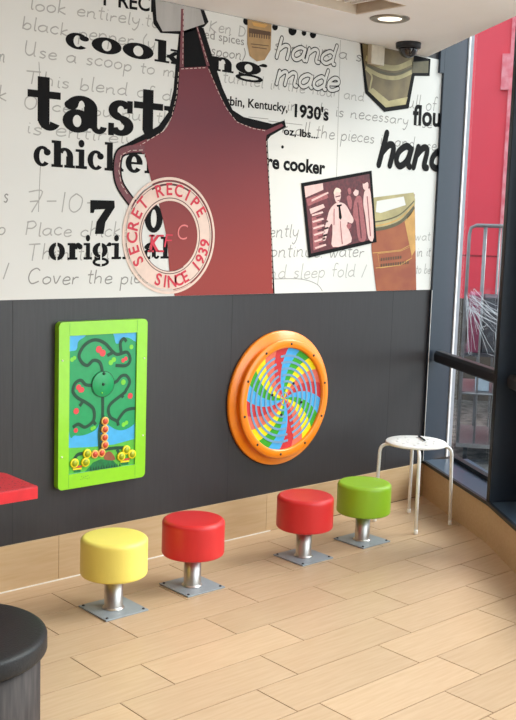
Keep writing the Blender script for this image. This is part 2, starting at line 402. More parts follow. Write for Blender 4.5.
# single-stroke handwriting letters: x-height 1, ascender 2, descender -1
H = {
'a':(1.0,[[(.85,.85),(.5,1),(.12,.7),(.1,.25),(.4,0),(.75,.3),(.85,.95),(.85,.2),(1,0)]]),
'b':(.9,[[(.15,2),(.12,0)],[(.13,.4),(.4,.95),(.75,.85),(.8,.35),(.5,0),(.13,.15)]]),
'c':(.85,[[(.8,.8),(.5,1),(.12,.65),(.15,.2),(.5,0),(.8,.2)]]),
'd':(1.0,[[(.8,.8),(.5,1),(.12,.65),(.12,.2),(.45,0),(.8,.3)],[(.85,2),(.82,.9),(.85,.1),(1,0)]]),
'e':(.85,[[(.12,.5),(.75,.6),(.7,.95),(.4,1),(.12,.6),(.2,.1),(.5,0),(.85,.2)]]),
'f':(.7,[[(.75,1.85),(.5,2),(.32,1.6),(.3,0)],[(.05,1),(.65,1.05)]]),
'g':(1.0,[[(.8,.85),(.45,1),(.12,.65),(.2,.1),(.6,.1),(.8,.5)],[(.82,.95),(.82,-.6),(.5,-1),(.15,-.8)]]),
'h':(1.0,[[(.15,2),(.13,0)],[(.14,.6),(.45,1),(.75,.85),(.78,0)]]),
'i':(.4,[[(.2,1),(.2,.1),(.35,0)],[(.22,1.4),(.24,1.5)]]),
'j':(.4,[[(.2,1),(.2,-.8),(0,-1)]]),
'k':(.9,[[(.15,2),(.13,0)],[(.7,1),(.15,.45),(.8,0)]]),
'l':(.4,[[(.2,2),(.18,.15),(.35,0)]]),
'm':(1.4,[[(.12,1),(.12,0)],[(.13,.6),(.4,1),(.6,.85),(.62,0)],[(.63,.6),(.9,1),(1.15,.85),(1.18,.1),(1.35,0)]]),
'n':(1.0,[[(.12,1),(.12,0)],[(.13,.6),(.45,1),(.72,.85),(.75,.1),(.95,0)]]),
'o':(.9,[[(.45,1),(.12,.7),(.15,.2),(.45,0),(.8,.3),(.78,.8),(.45,1)]]),
'p':(.9,[[(.12,1),(.1,-1)],[(.12,.6),(.4,1),(.75,.85),(.78,.35),(.5,0),(.13,.15)]]),
'q':(1.0,[[(.8,.85),(.45,1),(.12,.65),(.2,.1),(.6,.1),(.8,.5)],[(.82,.95),(.82,-1)]]),
'r':(.75,[[(.15,1),(.14,0)],[(.15,.6),(.4,.95),(.7,.95)]]),
's':(.75,[[(.65,.85),(.4,1),(.15,.8),(.35,.55),(.62,.35),(.45,0),(.1,.1)]]),
't':(.6,[[(.3,1.7),(.28,.2),(.5,0)],[(.02,1.1),(.6,1.15)]]),
'u':(1.0,[[(.12,1),(.12,.3),(.35,0),(.7,.3),(.78,1),(.78,.2),(.95,0)]]),
'v':(.85,[[(.08,1),(.38,0),(.75,1)]]),
'w':(1.2,[[(.08,1),(.3,0),(.58,.8),(.8,0),(1.1,1)]]),
'y':(.95,[[(.1,1),(.15,.4),(.45,.1),(.75,.5)],[(.8,1),(.7,-.3),(.4,-1),(.15,-.8)]]),
'T':(1.4,[[(.05,1.9),(1.25,2)],[(.65,1.95),(.6,0)]]),
'P':(1.1,[[(.2,2),(.15,0)],[(.1,1.8),(.7,2),(1,1.5),(.7,1),(.2,.95)]]),
'C':(1.3,[[(1.15,1.7),(.8,2),(.3,1.6),(.15,.7),(.5,0),(1.15,.3)]]),
'K':(1.2,[[(.2,2),(.15,0)],[(1,2),(.2,.9),(1.1,0)]]),
'U':(1.2,[[(.15,2),(.15,.5),(.5,0),(.9,.5),(.95,2),(.95,.2),(1.1,0)]]),
'O':(1.3,[[(.65,2),(.2,1.5),(.2,.5),(.65,0),(1.1,.5),(1.1,1.5),(.65,2)]]),
'D':(1.2,[[(.2,2),(.2,0)],[(.1,1.9),(.8,1.7),(1.05,1),(.8,.2),(.15,0)]]),
'7':(1.1,[[(.05,1.9),(.95,2),(.4,0)],[(.2,1),(.75,1.1)]]),
'1':(.5,[[(.25,2),(.22,0)]]),
'0':(1.1,[[(.5,2),(.12,1.4),(.15,.4),(.5,0),(.9,.5),(.95,1.5),(.5,2)]]),
'-':(.9,[[(.1,1),(.75,1.05)]]), '.':(.3,[[(.1,0),(.14,.1)]]), ',':(.3,[[(.15,.1),(.05,-.3)]]),
'(':(.5,[[(.4,2),(.1,1),(.35,-.3)]]), ')':(.5,[[(.1,2),(.4,1),(.1,-.3)]]), '/':(.7,[[(.6,1.8),(.1,-.2)]]), ' ':(.7,[]),
}
def hand(text, bl, br, xh, m='pencil', w=.0056, lay=1, slant=.14, jit=.10, name='handwriting'):
    a, b = W(*bl), W(*br); t = W(bl[0], bl[1]-xh)
    tot = sum(H[c][0]*1.12 for c in text); ex = ((b[0]-a[0])/tot, (b[1]-a[1])/tot); h = t[1]-a[1]
    mb = MB(); x = 0
    for c in text:
        dy = random.uniform(-jit,jit); sc = random.uniform(1-jit,1+jit)
        for st in H[c][1]:
            pts = smooth(st, 5)
            q = [(a[0]+ex[0]*(x+px)+h*slant*py*sc, a[1]+ex[1]*x+(py*sc+dy)*h) for px,py in pts]
            q = clipped(q)
            if len(q)>1: ribbon(mb, q, w, m, LAY(lay)-1e-5*(len(mb.f)%7))
        x += H[c][0]*1.12
    return on(mb.build(name))
for a in [
 ('look entirely.to',(29,9),(160,28),7),('black pepper (y',(21,29),(156,49),7),('Use a scoop to m',(23,55),(176,78),7),
 ('This blend of d',(24,83),(172,101),7),('Once you put th',(22,108),(172,124),6.5),('is entirely c',(25,133),(158,147),7),
 ('7-10-',(25,212),(98,212),10),('Place chicken',(24,235),(140,237),7.5),('Then turn',(26,260),(110,259),8),
 ('Cover the pieces',(26,284),(165,283),7.5),
 ('Ken D',(208,31),(246,37),6),('spoon)',(210,55),(245,60),5.5),('tunnel in the flour and',(222,82),(364,101),6),
 ('s sit in a s',(273,50),(362,61),6.5),('in nds is necessary use',(286,110),(432,128),6),('k all the pieces in and use',(281,133),(436,151),6.5),
 ('ently',(268,237),(299,236),7),('ontinue. water',(269,257),(364,257),7),('nd sleep fold /',(268,279),(366,276),7),
 ('wat',(414,240),(430,240),5),('in it',(416,256),(430,256),5),('to be',(415,274),(430,273),5),('full of',(402,107),(436,111),7),
 ('pieces when',(-58,52),(5,63),8),('look',(-30,95),(8,103),8),('salt and s',(-50,200),(8,202),8),('on top',(-50,232),(6,234),8),('to coat /',(-50,277),(8,277),8)]:
    hand(*a, m=random.choice(['pencil','pencil2','pencil']))
mb = MB()
for a,b in (((38.5,62),(41,108)),((40,165),(38,212)),((340,40),(336,178)),((268,121),(302,125)),((248,117),(268,119))):
    ribbon(mb, [W(*a),W(*b)], .003, 'pencil2', LAY(1))
ribbon(mb, clipped(smooth([W(272,279),W(300,279),W(316,284),W(322,291)],6)), .004, 'pencil2', LAY(1))
on(mb.build('pencil_line'))

# fat slab-serif letters: built from bars and crescent bowls; x-height 1, widths 0..1
def arc(cx,cy,RX,RY,rx,ry,a0,a1,n=22,dx=0):
    o=[(cx+RX*math.cos(math.radians(a0+(a1-a0)*i/n)),cy+RY*math.sin(math.radians(a0+(a1-a0)*i/n))) for i in range(n+1)]
    i_=[(cx+dx+rx*math.cos(math.radians(a0+(a1-a0)*i/n)),cy+ry*math.sin(math.radians(a0+(a1-a0)*i/n))) for i in range(n+1)]
    return ('arc', o, i_)
def rc(x0,y0,x1,y1): return ('poly',[(x0,y0),(x1,y0),(x1,y1),(x0,y1)])
def pl(*p): return ('poly',list(p))
def dc(cx,cy,rx,ry): return ('poly',[(cx+rx*math.cos(2*math.pi*i/16),cy+ry*math.sin(2*math.pi*i/16)) for i in range(16)])
S = {
'c':[arc(.5,.5,.5,.52,.17,.36,52,318), dc(.78,.72,.2,.17)],
'o':[arc(.5,.5,.5,.53,.16,.34,0,360)],
'e':[arc(.5,.5,.5,.53,.16,.36,0,322), rc(.3,.44,.99,.56)],
'k':[rc(.12,0,.42,1.5),rc(0,1.36,.3,1.5),rc(0,0,.54,.14),pl((.4,.4),(.72,.84),(.98,.84),(.55,.34)),pl((.42,.56),(.64,.62),(.98,.1),(.66,.1)),rc(.6,0,1,.14),rc(.58,.86,.98,1)],
'i':[rc(.28,0,.76,1),rc(0,.86,.4,1),rc(0,0,1,.15),dc(.5,1.3,.26,.2)],
'n':[rc(.1,0,.4,1),rc(0,.86,.3,1),rc(0,0,.48,.14),arc(.56,.56,.36,.46,.1,.3,0,150),rc(.62,0,.92,.58),rc(.54,0,1,.14)],
'g':[arc(.42,.56,.42,.46,.13,.28,0,360),pl((.7,.8),(.9,1.05),(1,1.0),(1,.8)),dc(.95,.92,.1,.12),arc(.46,-.16,.46,.28,.3,.12,-180,180),pl((.1,.2),(.3,.1),(.3,0),(.1,0))],
't':[rc(.3,.2,.66,1.42),rc(0,.84,1,1.04),arc(.66,.3,.36,.34,.02,.16,180,330),pl((.3,.3),(.66,.3),(.66,.1),(.42,.02))],
'a':[arc(.34,.3,.34,.33,.1,.17,0,360),rc(.5,.12,.82,.72),arc(.44,.68,.38,.34,.08,.2,0,170),dc(.2,.74,.16,.14),arc(.86,.22,.2,.24,.04,.1,180,350)],
's':[arc(.5,.72,.44,.30,.12,.13,20,270),arc(.5,.28,.46,.30,.12,.13,-160,90),rc(.72,.66,.92,1.02),rc(.06,-.02,.26,.34),pl((.12,.7),(.42,.66),(.9,.34),(.6,.3))],
'y':[pl((.08,.92),(.42,.92),(.66,.3),(.48,0)),pl((.7,.92),(.86,.92),(.5,-.2),(.36,-.1)),rc(0,.86,.5,1),rc(.6,.86,1,1),dc(.26,-.26,.18,.16),pl((.2,-.4),(.5,-.1),(.6,0),(.4,-.42))],
'h':[rc(.1,0,.4,1.35),rc(0,1.21,.3,1.35),rc(0,0,.48,.14),arc(.56,.56,.36,.46,.1,.3,0,150),rc(.62,0,.92,.58),rc(.54,0,1,.14)],
'r':[rc(.12,0,.52,1),rc(0,.86,.4,1),rc(0,0,.66,.14),arc(.7,.62,.3,.4,.05,.2,40,180),dc(.82,.78,.18,.17)],
'l':[rc(.28,0,.76,1.4),rc(0,1.26,.5,1.4),rc(0,0,1,.15)],
'7':[pl((0,1.0),(.98,1.0),(1,.8),(.62,.35),(.55,0),(.2,0),(.26,.36),(.6,.74),(.18,.72),(.14,.62),(0,.62))],
}
def slab(letters, b0, b1, xh, lay=2, m='ink', name='printed_word', cut=None):
    """letters: (char, x0, x1) in sight-line columns on the baseline b0-b1"""
    mb = MB()
    by = lambda x: b0[1]+(b1[1]-b0[1])*(x-b0[0])/(b1[0]-b0[0])
    hz = W(b0[0],b0[1]-xh)[1]-W(*b0)[1]
    for ch,x0,x1 in letters:
        p, q = W(x0,by(x0)), W(x1,by(x1))
        T = lambda t: (p[0]+(q[0]-p[0])*t[0], p[1]+(q[1]-p[1])*t[0]+hz*t[1])
        for ei,e in enumerate(S[ch]):
            ey = 3e-5*ei; nv = len(mb.v)
            if e[0]=='arc':
                o=[T(t) for t in e[1]]; i_=[T(t) for t in e[2]]; n=len(o)
                mb.add([(x,LAY(lay),z) for x,z in o+i_], [(k,k+1,n+k+1,n+k) for k in range(n-1)], m)
            else: fill(mb, [T(t) for t in e[1]], m, lay, conv=False)
            mb.v[nv:] = [(v[0],v[1]-ey,v[2]) for v in mb.v[nv:]]
    return on(mb.build(name))
slab([('c',65,89),('o',91,121),('o',122,153),('k',154,181),('i',184,208),('n',208,233),('g',235,265)], (65,47.3),(265,78.5), 16)
slab([('t',27,60),('a',62,104),('s',106,134),('t',133,162),('y',163,198)], (27,127.5),(198,142), 37)
slab([('c',33,50.5),('h',51,74.5),('i',75,86.5),('c',87,103.5),('k',104,123),('e',125,142),('n',144,166)], (33,165.5),(142,173), 20)
slab([('7',89.5,114)], (89.5,234),(114,234), 34)
slab([('o',48,64.5),('r',67,82),('i',83,91.5),('g',92,110),('i',111,120.5),('n',122,141),('a',143,158),('l',160,169)], (48,260),(169,258.5), 17)
slab([('o',144,162)], (144,232),(162,232), 27)
mb = MB()                                    # stencil gaps of the last word
for x in (56.2,100.5,150.5): fill(mb, [(x-.7,240),(x+.7,240),(x+.7,266),(x-.7,266)], 'paper', 3)
on(mb.build('printed_word'))

def type_mesh(text, off=0., shear=0., space=1.):
    cu = bpy.data.curves.new('type','FONT'); cu.body = text; cu.size = 1; cu.offset = off; cu.shear = shear; cu.space_character = space
    cu.dimensions = '2D'; cu.resolution_u = 4
    o = bpy.data.objects.new('type', cu); COL.objects.link(o)
    bpy.context.view_layer.update()
    dg = bpy.context.evaluated_depsgraph_get(); me = bpy.data.meshes.new_from_object(o.evaluated_get(dg))
    vs = [tuple(v.co) for v in me.vertices]; fs = [tuple(p.vertices) for p in me.polygons]
    bpy.data.objects.remove(o); bpy.data.meshes.remove(me)
    return vs, fs
def word(text, bl, br, ch, m='ink', off=.02, lay=2, name='printed_word', cap=.73, shear=0):
    vs, fs = type_mesh(text, off, shear)
    x0 = min(v[0] for v in vs); x1 = max(v[0] for v in vs)
    a, b = W(*bl), W(*br); h = W(bl[0],bl[1]-ch)[1]-a[1]
    q = []
    for v in vs:
        t = (v[0]-x0)/(x1-x0); q.append((a[0]+(b[0]-a[0])*t, LAY(lay), min(a[1]+(b[1]-a[1])*t+h*v[1]/cap, ZC-.004)))
    mb = MB(); mb.add(q, fs, m); return on(mb.build(name))
word('1930\'s', (294,116.5),(328,120.5), 13, off=.035)
word('orbin, Kentucky,', (219,104),(287,112), 9.5, off=.02)
word('ed spices', (204,38),(243.5,45.5), 9, m='pencil2', off=.005)
word('oz, lbs...', (283,134.5),(317,138.5), 8, off=.025)
word('re cooker', (266,167.5),(324.5,174.3), 14, off=.035)
word('flour', (412,124.3),(448,127), 20.5, off=.03)
word('P RECI', (103,5),(153,12), 16, off=.02)
# heavy brush "hand" near the corner, outlined "hand made"
def brush(chars, b0, b1, xh, w, m, lay, slant=.3, inner=None, name='printed_word'):
    by = lambda x: b0[1]+(b1[1]-b0[1])*(x-b0[0])/(b1[0]-b0[0]); hz = W(b0[0],b0[1]-xh)[1]-W(*b0)[1]; mb = MB(); eps = 0
    for ch,x0,x1 in chars:
        p,q = W(x0,by(x0)),W(x1,by(x1)); cw = H[ch][0]
        for st in H[ch][1]:
            pts = smooth([(x, y if y<=1 else 1+(y-1)*.55) for x,y in st], 6)
            r = [(p[0]+(q[0]-p[0])*x/cw+hz*slant*y, p[1]+(q[1]-p[1])*x/cw+hz*y) for x,y in pts]
            r = clipped(r)
            if len(r)<2: continue
            for ww,mm,l in ((w,m,lay),)+(((w-inner*2,'paper',lay+1),) if inner else ()):
                rr = r; eps = (eps+2.6e-4) if not inner else eps+4e-6
                ribbon(mb, rr, ww, mm, LAY(l)-eps)
                for cpt in (rr[0],rr[-1]):
                    mb.add([(cpt[0]+ww/2*math.cos(t*math.pi/6),LAY(l)-eps-1e-5*(1+(cpt is rr[0])),cpt[1]+ww/2*math.sin(t*math.pi/6)) for t in range(12)],[tuple(range(12))],mm)
    return on(mb.build(name))
brush([('h',376,393),('a',393,409),('n',411,427),('d',428,446)], (376,164.5),(436,168.5), 21, .040, 'ink', 2)
brush([('h',274,290),('a',290,304),('n',304,319),('d',319,334)], (274,57),(334,64.5), 13, .027, 'ink', 2, inner=.0052)
brush([('m',274,297),('a',297,311),('d',311,325),('e',325,337)], (274,83.5),(337,91), 13, .027, 'ink', 2, inner=.0052)
mb = MB()
for x,y,r in ((246,21,4.2),(274.5,27,3.6),(292,30.5,5.2),(303.5,33,3),(312.5,34.5,4),(282,147,1.7)):
    fill(mb, [(x+r*.8*math.cos(t*math.pi/8), y+r*math.sin(t*math.pi/8)) for t in range(16)], 'ink', 2)
on(mb.build('printed_dot'))

# bucket-like grey hat with black outline, apron, sash
mb = MB()
fill(mb, [(151,-9),(204,-6),(208,22),(203.5,27),(181,34.5),(160,33),(153,24)], 'ink', 3)
fill(mb, [(155,-9),(200,-6),(204,24),(183,31),(162,31.5),(156,20)], 'greyprint', 4)
on(mb.build('printed_hat'))
mb = MB()
fill(mb, [(179,30),(196,27),(203,28),(213,60),(222,88),(232,110),(243,117),(272,124),(284,120.5),(285.5,127),(270,136),(267,140),(274,296),(262,296),(230,130),(190,70),(183,70),(176,110),(160,134),(133,146),(120,147),(140,136),(158,126),(168,112),(173,90),(175,66)], 'ink', 3)
fill(mb, [(178.5,66),(197,27),(210,66)], 'ink', 3.5)
on(mb.build('apron_outline'))
mb = MB()
body = smooth([(179,68),(207,66.5)],1)+smooth([(207,66.5),(217,89),(225,106),(236,121),(252,127.5),(266,130)],5)+[(281,123.5),(283,126),(266,135)]+\
       smooth([(265,140),(268,190),(270.5,240),(272.5,296)],4)+smooth([(174,296),(169,271),(166.5,241),(160,210),(151,182),(144,152)],4)+\
       smooth([(133,148),(150,138.5),(164,130),(172,115),(177,95),(179,68)],5)
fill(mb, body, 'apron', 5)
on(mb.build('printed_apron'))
mb = MB()
fill(mb, [(180.5,9),(183,9),(183,67.5),(179,67.5)], 'apron2', 6)
fill(mb, [(195.5,27),(197,26.5),(209,66),(206,66)], 'apron2', 6)
on(mb.build('printed_strap'))
def dashes(mb, pts, m, lay, dash=.016, gap=.009, w=.0028):
    q=[W(*p) for p in pts]
    for a,b in zip(q,q[1:]):
        l=math.hypot(b[0]-a[0],b[1]-a[1]); n=max(1,int(l/(dash+gap)))
        for i in range(n):
            t0=i/n; t1=t0+dash/(dash+gap)/n
            c=lambda t:(a[0]+(b[0]-a[0])*t,a[1]+(b[1]-a[1])*t)
            ribbon(mb,[c(t0),c(t1)],w,m,LAY(lay))
mb = MB()
dashes(mb, [(180.5,69),(206,67.7)], 'stitch',6); dashes(mb, [(208,69),(217,91),(225,107.5),(236,122),(252,128.5),(266,131)], 'stitch',6)
dashes(mb, [(178,72),(176,96),(171,117),(163,131),(149,139.5),(136,147.5)], 'stitch',6); dashes(mb, [(265.7,141),(269,190),(271,240),(271.8,290)], 'stitch',6,.02,.008,.003)
dashes(mb, [(182.7,10),(182,66)], 'stitch',7); dashes(mb,[(196.5,28),(207.5,64)],'stitch',7)
on(mb.build('printed_stitching'))
# looped sash at the left
mb = MB()
loop = smooth([(144,149),(130,149),(119,154),(116.5,170),(119,184),(127,197),(136,208)],6)
ribbon(mb, [W(*p) for p in loop], .048, 'ink', LAY(5)); ribbon(mb, [W(*p) for p in loop], .032, 'apron2', LAY(6))
dashes(mb, [(142,150),(130,150.5),(120.5,155),(118,170),(120.5,184),(128,196)], 'stitch', 7)
fill(mb, [(130,146),(146,139),(147,152),(142,154),(140,151)], 'apron', 6)
on(mb.build('printed_sash'))

# round stamp
cl, cr_ = W(121.5,236), W(214,236); SX=(cl[0]+cr_[0])/2; SR=(cr_[0]-cl[0])/2
zt, zb = W(168,177)[1], W(168,294)[1]; SZ=(zt+zb)/2; SRz=(zt-zb)/2
def ann(mb, r0, r1, m, lay, a0=0, a1=360, n=72):
    pts=[(math.cos(math.radians(a0+(a1-a0)*i/n)),math.sin(math.radians(a0+(a1-a0)*i/n))) for i in range(n+1)]
    vs=[(SX+SR*r1*c,LAY(lay),max(SZ+SRz*r1*s,1.269)) for c,s in pts]+[(SX+SR*r0*c,LAY(lay),max(SZ+SRz*r0*s,1.269)) for c,s in pts]
    mb.add(vs,[(k+1,k,n+1+k,n+2+k) for k in range(n)],m)
mb = MB()
ann(mb,.60,.92,'cream',8); ann(mb,.955,1.0,'cream',8); ann(mb,.92,.935,'stampline',8,-60,150); ann(mb,.885,.895,'stampline',9,-60,150)
ann(mb,.64,.655,'stampline',9); ann(mb,.60,.612,'stampline',9,120,300); ann(mb,.935,.948,'cream',8,150,300)
ann(mb,.80,.89,'stampline',9,62,118,24); ann(mb,.80,.86,'cream',10,60,120,24)
st = on(mb.build('printed_stamp'))
def ring_text(text, a0, a1, r, h, flip=False):
    mb = MB(); n=len(text)
    for i,ch in enumerate(text):
        if ch==' ': continue
        vs,fs = type_mesh(ch, .022); xs=[v[0] for v in vs]; cxm=(min(xs)+max(xs))/2
        a = math.radians(a0+(a1-a0)*i/(n-1)); rot = a-math.pi/2 if not flip else a+math.pi/2
        q=[]
        for v in vs:
            x=(v[0]-cxm)*h/.73*.95; z=v[1]*h/.73; 
            rr = r if not flip else r
            px=rr*math.cos(a)*SR + x*math.cos(rot)-z*math.sin(rot) - (0)
            pz=rr*math.sin(a)*SRz + x*math.sin(rot)+z*math.cos(rot)
            q.append((SX+px,LAY(11),SZ+pz))
        mb.add(q,fs,'stampred')
    return mb
h=.058
for txt,a0,a1,r,fl in (('SECRET RECIPE',213,33,.70,False),('SINCE 1939',252,352,.88,True)):
    o = on(ring_text(txt,a0,a1,r,h,fl).build('stamp_word'))
def mono(ch, x, y, hpx, m, lay=10, off=.0, shear=0.):
    word(ch, (x,y),(x+hpx*.62,y+.3), hpx, m=m, off=off, lay=lay, name='stamp_letter', shear=shear)
mono('K', 148.5, 251, 17, 'stampred', off=.03, shear=.15); mono('F', 163, 247, 14, 'stampred', off=-.005, shear=.15); mono('C', 176.5, 239.5, 16.5, 'stamppink', off=-.01, shear=.1)
# bits of the serifs on the K
mb = MB()
for x0,x1,y in ((147,153,251.5),(157,163,251.5),(148.5,154,236),(158,163,236)): fill(mb,[(x0,y-1.3),(x1,y-1.3),(x1,y+.6),(x0,y+.6)],'stampred',10)
on(mb.build('stamp_serif'))

# framed photograph printed on the mural
PT=[(300.3,183.2),(370.8,170.6),(375.9,242),(307.8,257.8)]
def pq(u,v):   # bilinear inside the print
    a=[PT[0][i]+(PT[1][i]-PT[0][i])*u for i in (0,1)]; b=[PT[3][i]+(PT[2][i]-PT[3][i])*u for i in (0,1)]
    return (a[0]+(b[0]-a[0])*v, a[1]+(b[1]-a[1])*v)
def pqs(l): return [pq(x/100,y/100) for x,y in l]
mb = MB(); fill(mb, PT, 'ink', 8); fill(mb, pqs([(4,5),(96.5,4),(96.5,95),(4,95)]), 'pho_d', 9)
ph = on(mb.build('printed_photograph'))
mb = MB()
for l,m,ly in (
 ([(4,5),(30,5),(30,14),(4,20)],'pho_l',10), ([(5,22),(34,18),(36,26),(6,32)],'pho_m',10), ([(8,36),(28,33),(30,38),(9,43)],'pho_l',10),
 ([(10,48),(24,46),(22,90),(8,92)],'pho_m',10),
 (smooth([(41,38),(47,35),(54,36),(60,41),(65,52),(69,62),(66,67),(60,64),(61,74),(63,92),(36,93),(37,76),(38,62),(33,66),(29,76),(26,82),(22,80),(26,68),(32,52),(36,43)],3,True),'pho_l',11),
 (smooth([(45,20),(49,18),(53,21),(53.5,28),(50,35),(47,35),(44.5,28)],3,True),'pho_l',12),
 (smooth([(44,20),(48,14.5),(54,18),(53.5,22),(48,20.5),(45,24)],3,True),'cream',13),
 ([(46,26),(53,25.5),(53,27.2),(46,27.5)],'pho_d',13), ([(48,31.5),(52,31.5),(51,33),(49,33)],'pho_m',13),
 ([(49,40),(51.4,40),(52,48),(52.6,56),(50.6,59),(48.4,56),(49,48)],'ink',12), ([(46.5,38),(54,38),(53.5,40.5),(47,40.5)],'ink',12),
 (smooth([(74,34),(79,31),(83,36),(84,60),(85,92),(74,92),(72,66),(69,60),(70,46)],3,True),'pho_m',11),
 (smooth([(72,23),(76,20),(79,23),(78.5,29),(75,31),(72,28)],3,True),'pho_l',12), ([(71,22),(75,17.5),(80,21),(79,24),(75,21.5),(72,25)],'pho_d',13),
 ([(76,40),(77.5,40),(79,90),(77,90)],'pho_d',12),
 (smooth([(87,28),(91,25),(96,30),(96,92),(88,92),(86,60),(84.5,44)],3,True),'pho_l',12),
 (smooth([(86,15),(90,12.5),(93.5,16),(93,23),(89.5,25.5),(86,22)],3,True),'pho_l',13), ([(85,14),(90,9),(95,13),(95,20),(92.5,14.5),(87,16.5)],'pho_d',14),
 ([(90,34),(91.5,34),(92,90),(90.5,90)],'pho_m',13), (smooth([(64,20),(67,18),(69,22),(67.5,27),(65,26)],3,True),'pho_m',11),
 (smooth([(62,30),(67,29),(69,40),(66,48),(63,40)],3,True),'pho_m',10),
 (smooth([(58,68),(63,66),(65,70),(61,74)],3,True),'pho_m',13), ([(42,42),(43.2,42),(41,64),(39.8,64)],'pho_m',13),([(49.4,60),(50.2,60),(50.6,92),(49.2,92)],'pho_m',13),
 ([(12,24),(36,18),(37,20),(12,27)],'pho_l',11),([(14,30),(30,27),(30,29),(14,33)],'pho_d',11)):
    fill(mb, pqs(l), m, ly)
for i in range(11):
    u=10+i%2*6; v=44+i*4.4
    fill(mb, pqs([(u,v),(u+16,v-1.5),(u+17,v+1),(u+1,v+2.4)]), 'pho_d' if i%2 else 'pho_l', 11)
fg = mb.build('photograph_scene', ph)
# amber jar beside it
mb = MB()
fill(mb, [(370,205),(414,194),(415.5,294),(375.5,295),(371,250)], 'amber', 4)
fill(mb, [(404,222),(414,206),(414.8,250),(411,256)], 'amber2', 5)
fill(mb, [(373,197.5),(413,192.5)]+smooth([(414.5,200),(413,210),(405,220),(392,227),(369.5,231)],4), 'olive2', 5)
ribbon(mb, [W(*p) for p in smooth([(369.5,230),(386,227.5),(401,221),(413.5,207)],6)], .020, 'olive3', LAY(6))
ribbon(mb, [W(*p) for p in smooth([(370,222.5),(385,220),(400,214),(413.5,201)],6)], .008, 'olive3', LAY(6))
ribbon(mb, [W(*p) for p in smooth([(370,226.3),(386,223.8),(400,217.5),(413.5,204)],6)], .007, 'amber2', LAY(7))
fill(mb, [(376,201),(403,196.5),(405,205),(380,213),(375,212)], 'paper', 7)
ribbon(mb, [W(372,253),W(400,250),W(411,244)], .004, 'amber2', LAY(6)); ribbon(mb, [W(375,268),W(398,265),W(411,258)], .004, 'amber2', LAY(6))
ribbon(mb, [W(*p) for p in [(377,253.5),(400,251),(411,246),(411,258),(400,265),(379,268),(377,253.5)]], .003,'amber2',LAY(7))
for y0,n in ((258,9),(264,12)):
    for i in range(n):
        x=380+i*2.4; y=y0-(i*.28)
        fill(mb, [(x,y),(x+1.5,y-.2),(x+1.5,y+3-.2),(x,y+3)], 'brown', 7)
on(mb.build('printed_jar'))
# olive jar at the top right
mb = MB()
fill(mb, [(359,36),(359.5,44),(364.5,93),(383.5,112),(408,108.5),(414,76),(429,76),(430,59),(412,55),(400,30)], 'ink', 4)
inn=[(362,36),(363,60),(367.5,91),(385,107.5),(405,104.5),(411,74),(413,57),(410,40)]
fill(mb, inn, 'olive', 5)
fill(mb, [(367.5,91),(385,107.5),(405,104.5),(407,97),(388,101),(372,88)], 'olive2', 6)
for dy,m,w_ in ((0,'olive2',.03),(6,'olive3',.012),(10,'olive2',.022)):
    ribbon(mb, [W(*p) for p in smooth([(365,58+dy),(380,66+dy),(396,68+dy),(411,62+dy)],6)], w_, m, LAY(6))
ribbon(mb, [W(*p) for p in smooth([(366,70),(371,76),(370,84),(369,90)],5)], .012, 'olive2', LAY(7))
fill(mb, [(411,62),(428,61),(427.5,73),(411.5,73)], 'olive3', 5)
on(mb.build('printed_jar'))
# spice tin
mb = MB()
fill(mb, [(247,18),(271,22),(270,50),(264,60),(256,61.5),(249,56),(246.5,44)], 'tan', 5)
fill(mb, [(248,28),(270,32),(270,36),(248,33)], 'brown', 6)
for i in range(9): fill(mb, [(248.5+i*2.4,31+i*.3),(249.6+i*2.4,31+i*.3),(249.6+i*2.4,37+i*.3),(248.5+i*2.4,37+i*.3)], 'brown', 7)
fill(mb, [(251,22),(267,25),(264,28),(253,26)], 'amber2', 6)
ribbon(mb,[W(250,44),W(268,46)],.004,'brown',LAY(6)); ribbon(mb,[W(251,47),W(266,49)],.004,'brown',LAY(6))
on(mb.build('printed_tin'))

# ------------------------------------------------------------------ maze game panel on the wall
YP = YW-.035
mz = thing('maze_game_panel', 'lime green framed tree maze play panel with sliding beads on the charcoal wall', 'wall game', (2.565,YW,.79))
def rel(mb, x, z): return (x-2.565, z-.79)
(X0,_z),(X1,_z2) = W(58.6,400,YP),W(146.3,400,YP); Z0,Z1 = W(58.6,491,YP)[1],W(58.6,322.5,YP)[1]
def rrect(x0,x1,z0,z1,r,n=6):
    o=[]
    for cx_,cz_,a0 in ((x1-r,z1-r,0),(x0+r,z1-r,90),(x0+r,z0+r,180),(x1-r,z0+r,270)):
        for i in range(n+1): a=math.radians(a0+90*i/n); o.append((cx_+r*math.cos(a),cz_+r*math.sin(a)))
    return o
def slabxz(mb, pts, y0, y1, m, org=(0,0,0)):
    """solid plate: outline in x,z, from wall side y1 to front y0"""
    n=len(pts); a=sum(pts[i][0]*pts[(i+1)%n][1]-pts[(i+1)%n][0]*pts[i][1] for i in range(n))
    if a<0: pts=pts[::-1]
    bm=bmesh.new(); vs=[bm.verts.new((x-org[0],y0-org[1],z-org[2])) for x,z in pts]; f=bm.faces.new(vs); f.normal_update()
    r=bmesh.ops.triangulate(bm,faces=[f]); bm.verts.index_update()
    tri=[[v.index for v in f.verts] for f in bm.faces]; bm.free()
    vs=[(x-org[0],y0-org[1],z-org[2]) for x,z in pts]+[(x-org[0],y1-org[1],z-org[2]) for x,z in pts]
    mb.add(vs, tri+[[i+n for i in t][::-1] for t in tri]+[(i,n+i,n+(i+1)%n,(i+1)%n) for i in range(n)], m)
OM=(2.565,YW,.79)
mb = MB()
outer = rrect(X0,X1,Z0,Z1,.022); ix0,ix1,iz0,iz1 = W(69.3,400,YP)[0],W(136.2,400,YP)[0],W(69.3,474.8,YP)[1],W(69.3,336,YP)[1]
inner = rrect(ix0,ix1,iz0,iz1,.0005)
n=len(outer)
